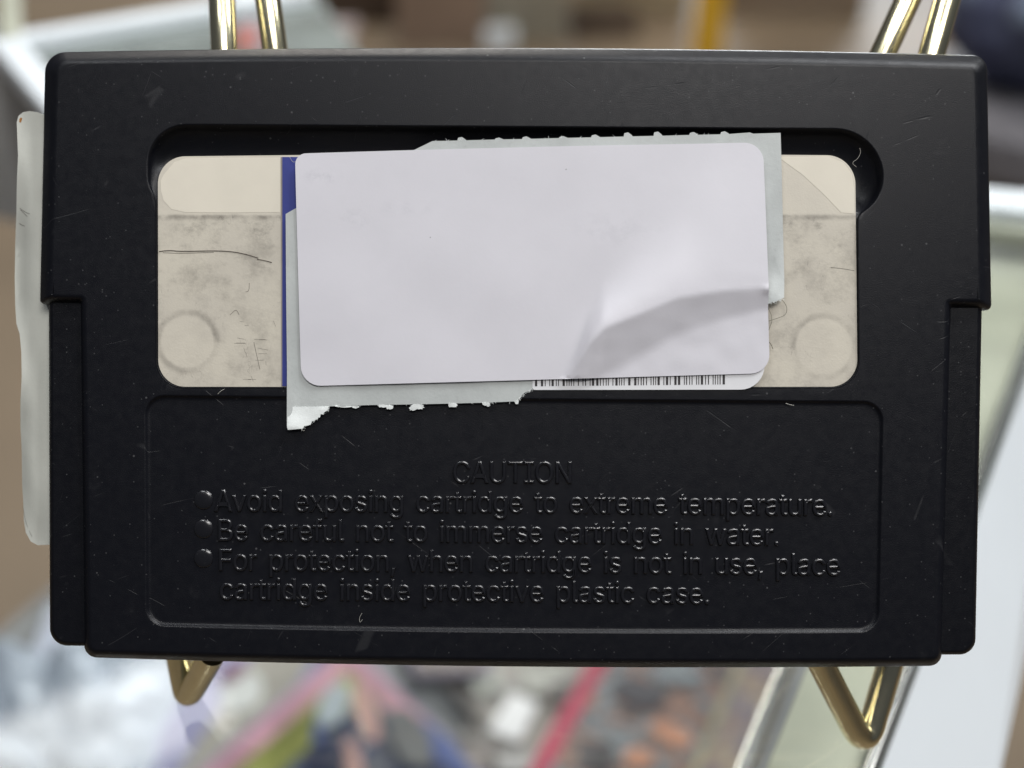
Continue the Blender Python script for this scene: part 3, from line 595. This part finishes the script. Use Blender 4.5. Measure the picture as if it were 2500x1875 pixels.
for y in (1221, 1292, 1364):
    rr = [[P(495 + r * cos(a), y + r * sin(a), 0) + Vector((0, 0, ZP + z)) for a in [2 * pi * i / 40 for i in range(40)]] for r, z in ((24, -.0001), (23.5, .00006), (22, .00016), (19, .00026), (14, .00034), (8, .00039), (3, .0004))]
    bm = bmesh.new(); v_ = rings_mesh(bm, rr); bm.faces.new(v_[-1]); wn(finish(bm, 'bullet', M_TX, cart))

# stray fibres caught on the label and the plastic
M_HR = flat('pale fibre', lin(170, 168, 160), .6); M_HD = flat('dark hair', lin(88, 88, 70), .6)
for c, m, r, z, lb in (
    ([(1905, 731), (1916, 742), (1920, 756), (1916, 770), (1895, 778), (1872, 785)], M_HD, .000045, .0006, 'looped dark hair curling out from under the torn grey paper'),
    ([(1874, 752), (1882, 768), (1884, 785), (1878, 800), (1873, 812)], M_HD, .00004, .0004, 'short dark hair along the right edge of the white sticker'),
    ([(1874, 832), (1882, 842), (1886, 852)], M_HD, .00006, .0004, 'tiny dark hair near the lower right corner of the white sticker'),
    ([(2098, 362), (2101, 372), (2094, 388), (2078, 398), (2090, 408)], M_HR, .00004, .0002, 'pale curled fibre in the right finger well'),
    ([(708, 384), (716, 398), (726, 394), (732, 384)], M_HR, .00004, .0004, 'pale fibre at the top of the blue strip'),
    ([(883, 1498), (876, 1510), (878, 1522), (884, 1514)], M_HR, .00004, -.0004, 'tiny looped fibre on the caution panel below the text'),
    ([(1918, 985), (1928, 988), (1938, 990)], M_HR, .00005, .0001, 'short pale fibre above the right end of the caution panel'),
    ([(735, 1046), (741, 1052), (744, 1050)], M_HR, .00006, .0002, 'pale fibre hanging from the torn paper corner'),
    ([(548, 950), (540, 954), (532, 962)], M_HR, .00005, .00005, 'pale fibre just below the cream card on the left')):
    o = tube('stray_fibre', L(c, z), r, m, None, 2, 2); o.matrix_world = Matrix.Translation(CEN) @ cart.rotation_euler.to_matrix().to_4x4()
    tag(o, lb, 'fibre', 'stray fibres on the cartridge')

# ================================================================== brass display stand
M_BR = brass(); WR = .0028
foot = -.0004
def on_glass(px, py):
    g = G(px, py, foot); return g
stand = empty('display_stand', G(1250, 1750, 0))
tag(stand, 'shiny brass wire easel on the glass counter holding up the black cartridge', 'display stand')
def wire(name, pts, n=3):
    o = tube(name, pts, WR, M_BR, None, 10, n); o.parent = stand; o.matrix_parent_inverse = Matrix.Translation(-stand.location)
    return o
def side(top_a, a1, top_b, b1, footp, f0, arm, rear):
    A = Wd(*a1, .0205)
    ea, eb = Vector(top_a).lerp(Vector(a1), -3.2), Vector(top_b).lerp(Vector(b1), -3.2); T = Wd((ea.x + eb.x) / 2, ea.y - 40, .030); Ea = Wd(ea.x, ea.y, .0275); Eb = Wd(eb.x, eb.y, .0305)
    lower = Wd(f0[0], f0[1], .0238); va, vb = Vector(top_a), Vector(top_b)
    X = va.lerp(Vector(a1), 3.0); A3 = Wd(X.x, X.y, .0210); X = vb.lerp(Vector(b1), 3.0); B3 = Wd(X.x, X.y, .028)
    ap = on_glass(*footp)
    wire('front_wire', [T, T.lerp(Ea, .9), Ea.lerp(A, .1), Wd(*top_a, .0222), A, A3, Wd((a1[0] + f0[0]) / 2, 900, .0218), lower, lower.lerp(ap, .55), ap, ap.lerp(arm, .55), arm.lerp(ap, .15), arm], 3)
    B = Wd(*b1, .026)
    wire('rear_wire', [T, T.lerp(Eb, .9), Eb.lerp(B, .1), Wd(*top_b, .0265), B, B3, rear[0], rear[1]], 3)
side((542, 0), (547, 115), (654, 0), (670, 115), (456, 1708), (426, 1540), Wd(519, 1594, .012), (Wd(720, 700, .045), on_glass(800, 1560)))
side((2312, 0), (2275, 130), (2216, 0), (2160, 122), (2112, 1830), (2196, 1540), Wd(1992, 1594, .012), (Wd(2050, 700, .045), on_glass(1950, 1580)))
bar_ = wire('cross_bar', [Wd(500, 1000, .0255), Wd(2230, 1000, .0255)], 0)

# ================================================================== surroundings
FLZ = -.95; SHZ = -.42
def PL(px, z): return [G(x, y, z) for x, y in px]
M_FL = flat('tan floor tiles', lin(132, 117, 98, 1.0), .55, 0, .08, 3)
fl = slab('floor', [Vector((-8, -3, FLZ)), Vector((8, -3, FLZ)), Vector((8, 9, FLZ)), Vector((-8, 9, FLZ))], .05, M_FL); tag(fl, kind='structure')
M_WL = flat('greige wall', lin(118, 108, 96), .8, 0, .12, 1.2)
wl = slab('wall_back', [Vector((-8, 8.6, 2.5)), Vector((8, 8.6, 2.5)), Vector((8, 8.9, 2.5)), Vector((-8, 8.9, 2.5))], 3.45, M_WL); tag(wl, kind='structure')

M_GL = glass(); M_WH = flat('white enamelled metal', lin(216, 222, 226, 1.15), .32, 0, .03, 8)
M_PG = flat('pale green grey trim', lin(176, 178, 160, .92), .4, 0, .08, 30)
M_CH = flat('brushed steel', (.55, .55, .52, 1), .25, .9, .1, 40)
M_GR = flat('grey shelf laminate', lin(140, 142, 142), .5, 0, .12, 12)
# --- near counter (the stand is on its glass top)
c1 = empty('glass_counter', G(1250, 1750, 0)); MI = Matrix.Translation(-c1.location)
tag(c1, 'glass topped shop counter with white metal side under the brass stand', 'glass counter')
def part(o, root):
    o.parent = root; o.matrix_parent_inverse = Matrix.Translation(-root.location); return o
part(slab('glass_top', PL([(-300, 1800), (120, 1440), (900, 760), (1500, 420), (2470, 470), (2620, 560), (2390, 1265), (2110, 1880), (2020, 2100), (-300, 2100)], 0), .005, M_GL, None, .0008), c1)
part(slab('shelf', PL([(-320, 1790), (0, 1540), (120, 1440), (1000, 700), (2400, 520), (2560, 700), (2330, 1500), (2050, 2100), (-320, 2100)], SHZ), .012, M_GR), c1)
# right-hand side: groove, trim band and white apron falling outwards
def strip(name, a, b, z, th, mat): return part(slab(name, [G(a[0][0], a[0][1], z), G(b[0][0], b[0][1], z), G(b[1][0], b[1][1], z), G(a[1][0], a[1][1], z)], th, mat, None, .0006), c1)
def xl(y, off): return 2500 - off * (1 + (y - 940) / 3600) - (y - 940) * .372
Y0, Y1 = 560, 2050
strip('trim_band', [(xl(Y0, 268), Y0), (1800, Y1)], [(xl(Y0, 38), Y0), (xl(Y1, 38), Y1)], -.030, .004, M_PG)
strip('steel_channel', [(xl(Y0, 36), Y0), (xl(Y1, 36), Y1)], [(xl(Y0, 14), Y0), (xl(Y1, 14), Y1)], -.024, .004, M_CH)
strip('rubber_seal', [(xl(Y0, 13), Y0), (xl(Y1, 13), Y1)], [(xl(Y0, -2), Y0), (xl(Y1, -2), Y1)], -.030, .004, flat('dark rubber seal', (.03, .03, .028, 1), .6))
strip('steel_rail', [(1925, 1560), (1722, Y1)], [(1962, 1560), (1770, Y1)], -.07, .008, M_CH)
a0, a1 = G(xl(Y0, -2), Y0, -.026), G(xl(Y1, -2), Y1, -.026); b1, b0 = G(2408, Y1, -.07), G(2730, Y0, -.07)
bm = bmesh.new(); vs = [bm.verts.new(p) for p in (a0, a1, b1, b0)]; ex = [bm.verts.new(v.co - Vector((.002, 0, .006))) for v in vs]
bm.faces.new(vs); bm.faces.new(ex[::-1])
for i in range(4): bm.faces.new((vs[i], ex[i], ex[(i + 1) % 4], vs[(i + 1) % 4]))
part(finish(bm, 'white_apron', M_WH, None, False), c1)
# far rim of the counter
strip('far_rim', [(1500, 372), (1500, 410)], [(2620, 478), (2620, 530)], -.010, .006, M_WH)
strip('far_trim', [(1500, 412), (1500, 450)], [(2620, 532), (2620, 585)], -.016, .006, M_PG)
strip('glass_reflection', [(1900, 440), (1900, 1200)], [(2600, 560), (2420, 1200)], -.12, .006, flat('blue grey reflection', lin(128, 140, 146), .4, 0, .1, 10))  # blue-grey colour stands in for the reflection in the counter glass

# --- far counter, upper left
c2 = empty('display_case', G(60, 90, 0)); tag(c2, 'white framed glass display case behind the cartridge at upper left', 'display case')
def bar2(name, p, q, wpx, z, h, mat):
    a, b = G(*p, z), G(*q, z); d = (b - a).normalized(); nv = Vector((-d.y, d.x, 0)); w_ = wpx / FPX * (a - CAMP).length / 2
    return part(slab(name, [a + nv * w_, b + nv * w_, b - nv * w_, a - nv * w_], h, mat, None, .002), c2)
bar2('top_rail', (14, 88), (760, -32), 50, 0, .012, M_WH)
bar2('side_rail_bar', (2, 84), (420, 560), 62, 0.001, .012, M_WH)
bar2('corner_post', (22, 90), (18, -60), 45, .002, .012, M_PG)
part(slab('glass_pane', PL([(30, 100), (760, -20), (1000, 300), (420, 560)], -.004), .004, M_GL), c2)
part(slab('display_shelf', PL([(20, 112), (780, 0), (1000, 300), (420, 580)], -.05), .01, flat('pale shelf', lin(126, 134, 130), .5, 0, .22, 22)), c2)
for a, b, m_ in ((G(-60, 20, -.012), G(400, 545, -.012), flat('grey side panel', lin(150, 148, 146), .5, 0, .3, 9)), (G(-640, -60, -.012), G(-62, 18, -.012), flat('pale end panel', lin(184, 184, 182), .5, 0, .2, 9))):
    bm = bmesh.new(); q = [bm.verts.new(p) for p in (a, b, b - Vector((0, 0, .16)), a - Vector((0, 0, .16)))]
    e_ = [bm.verts.new(v.co + Vector((.004, .004, 0))) for v in q]; bm.faces.new(q); bm.faces.new(e_[::-1])
    for i in range(4): bm.faces.new((q[i], e_[i], e_[(i + 1) % 4], q[(i + 1) % 4]))
    part(finish(bm, 'side_panel', m_, None, False), c2)

def thing_slab(name, px, z, th, mat, label, cat, group=None, bevel=.002):
    o = slab(name, PL(px, z + th), th, mat, None, bevel)
    c = sum((v.co for v in o.data.vertices), Vector()) / len(o.data.vertices); c.z = z
    for v in o.data.vertices: v.co -= c
    o.location = c
    return tag(o, label, cat, group)
thing_slab('toy_box', [(575, 50), (640, 45), (650, 135), (580, 140)], -.05, .012, cover('red toy box', [lin(220, 90, 70), lin(225, 120, 90), lin(170, 160, 175), lin(225, 190, 150)], 30), 'small red and orange box inside the case seen between the left brass wires', 'box')
thing_slab('price_card', [(575, -40), (650, -50), (640, 40), (575, 45)], -.05, .01, M_WH, 'blank pale card above the red box between the left brass wires', 'card')

# --- goods on the shelf under the glass
def quad_in(q, l, t, r, b):
    """inset corner quad given as TL, TR, BR, BL by fractions"""
    A, B, C_, D = [Vector(p) for p in q]
    f = lambda u, v: (A.lerp(B, u)).lerp(D.lerp(C_, u), v)
    return [tuple(f(l, t)), tuple(f(1 - r, t)), tuple(f(1 - r, 1 - b)), tuple(f(l, 1 - b))]
def magazine(px, z, th, mats, insets, label, group, patches=()):
    c = sum((p for p in PL(px, z)), Vector()) / 4
    r = empty('game_case', c); tag(r, label, 'game case', group)
    part(slab('case_body', PL(px, z + th), th, mats[0], None, .002), r)
    k = 0
    for m, ins in zip(mats[1:], insets):
        k += 1; part(slab('printed_panel', PL(quad_in(px, *ins), z + th + .0008 * k), .0007, m), r)
    for m, cx, cy, rx, ry, an in patches:
        k += 1; pp = [(cx + rx * cos(t) * cos(an) - ry * sin(t) * sin(an), cy + rx * cos(t) * sin(an) + ry * sin(t) * cos(an)) for t in [i * pi / 8 for i in range(16)]]
        part(slab('printed_figure', PL(pp, z + th + .0008 * k), .0006, m), r)
    return r
gz = SHZ
pink = flat('pink print', lin(184, 140, 152), .35, 0, .25, 40); ygr = flat('yellow green print', lin(142, 146, 78), .35, 0, .35, 30)
sla = cover('slate picture', [lin(50, 56, 76), lin(84, 90, 100), lin(62, 74, 112), lin(120, 122, 124), lin(50, 60, 90)], 48, 3)
blu0 = flat('blue border print', lin(96, 108, 158), .35, 0, .2, 40)
fles = flat('flesh print', lin(196, 158, 148), .4, 0, .2, 50); blu = flat('blue print', lin(78, 96, 150), .35, 0, .2, 40); gry = flat('grey print', lin(112, 114, 114), .4, 0, .15, 40)
G1 = 'game cases under the glass'
magazine([(850, 1560), (1240, 1930), (880, 2280), (470, 1890)], gz, .014,
         [flat('lavender case', lin(150, 146, 172), .3, 0, .08, 30), pink, ygr, sla, blu0], [(.02, .02, .02, .02), (.11, .12, .5, .02), (.25, .13, .02, .02), (.5, .03, .02, .86)],
         'game case with pink and yellow green border on a dark blue picture', G1,
         [(fles, 895, 1740, 26, 75, -.3), (fles, 860, 1860, 24, 60, -.2), (blu, 780, 1770, 14, 70, .15), (blu, 1085, 1830, 26, 90, -.75), (flat('dark navy print', lin(40, 48, 74), .4), 795, 1850, 52, 44, 0), (gry, 1000, 1800, 44, 80, -.5), (flat('cool white print', lin(176, 186, 190), .4), 815, 1720, 34, 60, .5)])
magazine([(1150, 1560), (1480, 1560), (1290, 1910), (1130, 1800)], gz, .010,
         [flat('grey case', lin(142, 138, 134), .4, 0, .1, 30), cover('grey picture', [lin(120, 116, 112), lin(150, 148, 144), lin(164, 158, 150), lin(110, 106, 100)], 22, 8)], [(.05, .05, .05, .05)],
         'plain grey game case left of the red one', G1)
thing_slab('price_tag', [(1250, 1690), (1316, 1716), (1268, 1812), (1190, 1782)], gz + .014, .002, flat('white tag', lin(228, 230, 226, 1.2), .4, 0, .02, 20), 'white blank tag lying on the plain grey game case', 'price tag', None, .0004)
thing_slab('price_tag', [(1140, 1640), (1205, 1620), (1230, 1675), (1165, 1700)], gz + .014, .002, flat('grey tag', lin(178, 180, 172, 1.0), .4, 0, .04, 20), 'dim grey tag just below the cartridge edge beside the white tag', 'price tag', None, .0004)
thing_slab('dark_cable', [(1060, 1640), (1090, 1640), (1190, 1760), (1176, 1780)], gz + .012, .004, flat('dark cable', lin(80, 74, 70), .5), 'dark strap running down beside the grey tag', 'strap')
magazine([(1470, 1560), (1830, 1560), (1660, 1960), (1240, 1960)], gz + .002, .016,
         [flat('crimson case', lin(182, 62, 90, 1.0), .35, 0, .35, 22), cover('dark picture', [lin(78, 78, 84), lin(108, 104, 104), lin(176, 138, 120), lin(86, 84, 88), lin(156, 164, 168), lin(70, 70, 74)], 52, 5)], [(.13, .02, .02, .02)],
         'game case with a crimson spine and a dark orange picture', G1,
         [(flat('orange print', lin(206, 148, 118), .4, 0, .15, 50), 1640, 1790, 60, 22, .45), (flat('orange print', lin(206, 148, 118), .4), 1560, 1850, 40, 24, .2), (flat('dark print', lin(74, 72, 78), .4), 1560, 1690, 70, 34, .3), (flat('cool grey print', lin(150, 156, 160), .4), 1660, 1650, 60, 14, .1), (flat('dark print', lin(66, 64, 68), .4), 1470, 1850, 34, 40, .3)])
magazine([(1800, 1560), (1940, 1560), (1760, 2000), (1610, 2000)], gz + .004, .014,
         [flat('olive case', lin(172, 168, 138), .4, 0, .12, 40), cover('violet picture', [lin(176, 160, 134), lin(120, 116, 132), lin(150, 130, 118), lin(178, 170, 150)], 40, 2)], [(.30, .02, .05, .02)],
         'narrow olive game case with a pale yellow edge near the steel rail', G1)
magazine([(560, 1520), (830, 1520), (560, 1960), (240, 2010)], gz - .0, .012,
         [flat('violet case', lin(150, 150, 182), .35, 0, .12, 30), flat('dull case print', lin(160, 156, 146), .4, 0, .15, 30)], [(.40, .05, .05, .02)],
         'violet edged game case under the left brass foot', G1, [(flat('soft white print', lin(206, 208, 204), .4), 590, 1690, 60, 44, -.7), (flat('plum print', lin(128, 96, 112), .4), 570, 1640, 40, 20, -.6)])
magazine([(120, 1470), (560, 1470), (520, 1640), (40, 1690)], gz - .0, .012,
         [flat('blue white case', lin(196, 202, 216, 1.1), .35, 0, .06, 30), flat('cool grey case', lin(152, 162, 172), .35, 0, .12, 18)], [(.10, .45, .10, .05)],
         'pale blue game case beyond the plastic bag', G1)
magazine([(960, 1500), (1180, 1500), (1200, 1640), (1010, 1650)], gz + .016, .006, [flat('mauve case', lin(140, 132, 146), .4, 0, .3, 30), cover('muddy picture', [lin(120, 108, 100), lin(150, 140, 130), lin(96, 92, 96)], 50, 12)], [(.1, .1, .1, .1)], 'small mauve game case half hidden by the lower edge of the cartridge', G1)
for k, (x, y, w_, h_, col, nm) in enumerate(((1330, 1655, 60, 30, lin(176, 176, 168), 'pale'), (1385, 1690, 50, 22, lin(92, 86, 84), 'dark'), (1150, 1850, 70, 30, lin(150, 142, 138), 'taupe'), (1250, 1860, 60, 24, lin(186, 184, 182), 'light grey'))):
    thing_slab('small_card', [(x - w_, y - h_), (x + w_ * .8, y - h_ * 1.3), (x + w_, y + h_), (x - w_ * .8, y + h_ * 1.2)], gz + .0165, .001, flat(nm + ' card', col, .4, 0, .2, 40), nm + ' little card lying ' + ('below' if y > 1800 else 'right of') + ' the white price tag', 'card', 'loose cards under the glass', .0003)
# crumpled clear-white plastic bag
bm = bmesh.new(); nn = 42; grid = []
q = PL([(-200, 1600), (470, 1640), (360, 2080), (-200, 2080)], gz)
for j in range(nn):
    row = []
    for i in range(nn):
        u, v = i / (nn - 1), j / (nn - 1); p = q[0].lerp(q[1], u).lerp(q[3].lerp(q[2], u), v)
        e = min(u, v, 1 - u, 1 - v) * 6; e = min(1, e)
        h = abs(mnoise.noise(Vector((p.x * 22, p.y * 22, 0)))) + .5 * abs(mnoise.noise(Vector((p.x * 55, p.y * 55, 4))))
        row.append(bm.verts.new(p + Vector((0, 0, .004 + e * (.020 + .038 * h)))))
    grid.append(row)
for j in range(nn - 1):
    for i in range(nn - 1): bm.faces.new((grid[j][i], grid[j][i + 1], grid[j + 1][i + 1], grid[j + 1][i]))
bag = finish(bm, 'plastic_bag', flat('milky plastic film', lin(178, 188, 200, 1.0), .22, 0, .06, 20), None); md = bag.modifiers.new('t', 'SOLIDIFY'); md.thickness = .001
tag(bag, 'crumpled milky plastic bag at lower left under the glass', 'plastic bag')

# --- far shop floor behind the cartridge
def crate(name, x0, x1, yb, dep, h, mat, label, cat, z=FLZ, group=None, parts=None):
    a, b = G(x0, yb, z), G(x1, yb, z); d = (b - a); d.z = 0; n = Vector((-d.y, d.x, 0)).normalized() * dep
    top = [p + Vector((0, 0, h)) for p in (a, b, b + n, a + n)]
    r = empty(name, (a + b) / 2); tag(r, label, cat, group)
    part(slab('carton', top, h, mat, None, .006), r)
    if parts: parts(r, a, b, n, h)
    return r
M_CB = flat('dark cardboard', lin(84, 68, 54), .8, 0, .15, 5); M_CB2 = flat('brown cardboard', lin(152, 130, 112), .8, 0, .1, 5)
def flap(m):
    def f(r, a, b, n, h):
        z = Vector((0, 0, h + .003)); w_ = (b - a) * .04
        part(slab('tape', [a.lerp(b, .46) + z, a.lerp(b, .54) + z, a.lerp(b, .54) + n + z, a.lerp(b, .46) + n + z], .002, m), r)
    return f
tape = flat('tan tape', lin(160, 132, 96), .35)
crate('cardboard_box', 640, 968, 60, .5, .6, M_CB, 'dark brown cardboard box standing left of the lighter box', 'cardboard box', group='cardboard boxes', parts=flap(tape))
crate('cardboard_box', 972, 1185, 112, .3, .7, M_CB2, 'lighter brown cardboard box right of the dark one', 'cardboard box', group='cardboard boxes', parts=flap(tape))
crate('paper_stack', 700, 860, 122, .2, .04, flat('pinkish paper', lin(196, 184, 184), .7), 'low pale stack of paper before the dark cardboard box', 'paper stack')
crate('floor_post', 1190, 1385, 100, .2, 1.0, flat('grey green post', lin(156, 150, 134), .6, 0, .08, 6), 'wide grey green pillar between the cardboard box and the cream bench', 'pillar')
crate('paper_stack', 1180, 1260, 128, .1, .06, M_WH, 'small white stack at the foot of the grey green pillar', 'paper stack')
b0_ = G(1400, 52, FLZ); 
r = crate('bench', 1400, 1680, 30, .4, .7, flat('cream cloth', lin(190, 176, 148), .8, 0, .06, 6), 'cream covered bench with dark shade under it beside the yellow post', 'bench')
crate('bench_shade', 1395, 1560, 92, .22, .05, flat('dark brown tray', lin(82, 68, 56), .7), 'dark brown low tray before the cream bench', 'shade slab')  # low dark slab standing in for the shade beneath the bench
crate('yellow_post', 1692, 1760, 150, .06, 1.2, flat('safety yellow paint', (.9, .52, .035, 1), .45, 0, .05, 12), 'bright yellow square post right of the cream bench', 'post')
crate('storage_bin', 1775, 2110, 40, .5, .6, flat('taupe bin', lin(150, 134, 116), .7, 0, .12, 5), 'taupe storage bin seen left of the right brass wires', 'storage bin')
crate('storage_bin', 1900, 2050, 20, .4, .7, flat('pale bin', lin(176, 170, 150), .7, 0, .12, 5), 'pale storage bin behind the taupe bin', 'storage bin')
crate('amber_panel', 2310, 2400, 100, .1, .9, flat('amber board', lin(160, 132, 84), .7, 0, .1, 8), 'amber brown board beside the navy jacket', 'board')
# dark navy jacket thrown over a stool, right
def lump(name, px, py, z, rx, ry, rz, mat, label, cat, seed=0):
    c = G(px, py, z); bm = bmesh.new(); bmesh.ops.create_icosphere(bm, subdivisions=5, radius=1)
    for v in bm.verts:
        n_ = v.co.copy(); k = 1 + .22 * mnoise.noise(n_ * 1.6 + Vector((seed, 0, 0))) + .10 * abs(mnoise.noise(n_ * 4 + Vector((0, seed, 0))))
        v.co = Vector((n_.x * rx, n_.y * ry, max(-.86, n_.z) * rz)) * k
    o = finish(bm, name, mat, None); o.location = c + Vector((0, 0, rz * .86)); return tag(o, label, cat)
M_NV = cover('navy cloth', [lin(54, 58, 84), lin(74, 80, 106), lin(60, 64, 88), lin(130, 144, 166), lin(56, 60, 82)], 9, 4, .8)
lump('navy_jacket', 2520, 195, -.45, .15, .17, .16, M_NV, 'bundled navy jacket beyond the right end of the cartridge', 'jacket', 2)
st = empty('stool', G(2560, 200, -.45)); tag(st, 'grey padded stool under the navy jacket', 'stool')
g0 = G(2540, 220, -.45)
def disc(c, r_, n_=28): return [c + Vector((cos(2 * pi * i / n_) * r_, sin(2 * pi * i / n_) * r_, 0)) for i in range(n_)]
part(slab('seat', disc(g0, .24), .09, flat('grey vinyl', lin(104, 102, 106), .6, 0, .15, 9), None, .02), st)
for k in range(4):
    a = pi / 4 + k * pi / 2; p = g0 + Vector((cos(a) * .17, sin(a) * .17, -.09))
    part(tube('leg', [p, p + Vector((cos(a) * .03, sin(a) * .03, -.41))], .014, M_CH, None, 4), st)
crate('floor_crate', 2380, 2620, 480, .25, .12, flat('dark green crate', lin(78, 88, 84), .6, 0, .2, 10), 'dark green crate on the floor under the grey stool', 'crate', -.6)
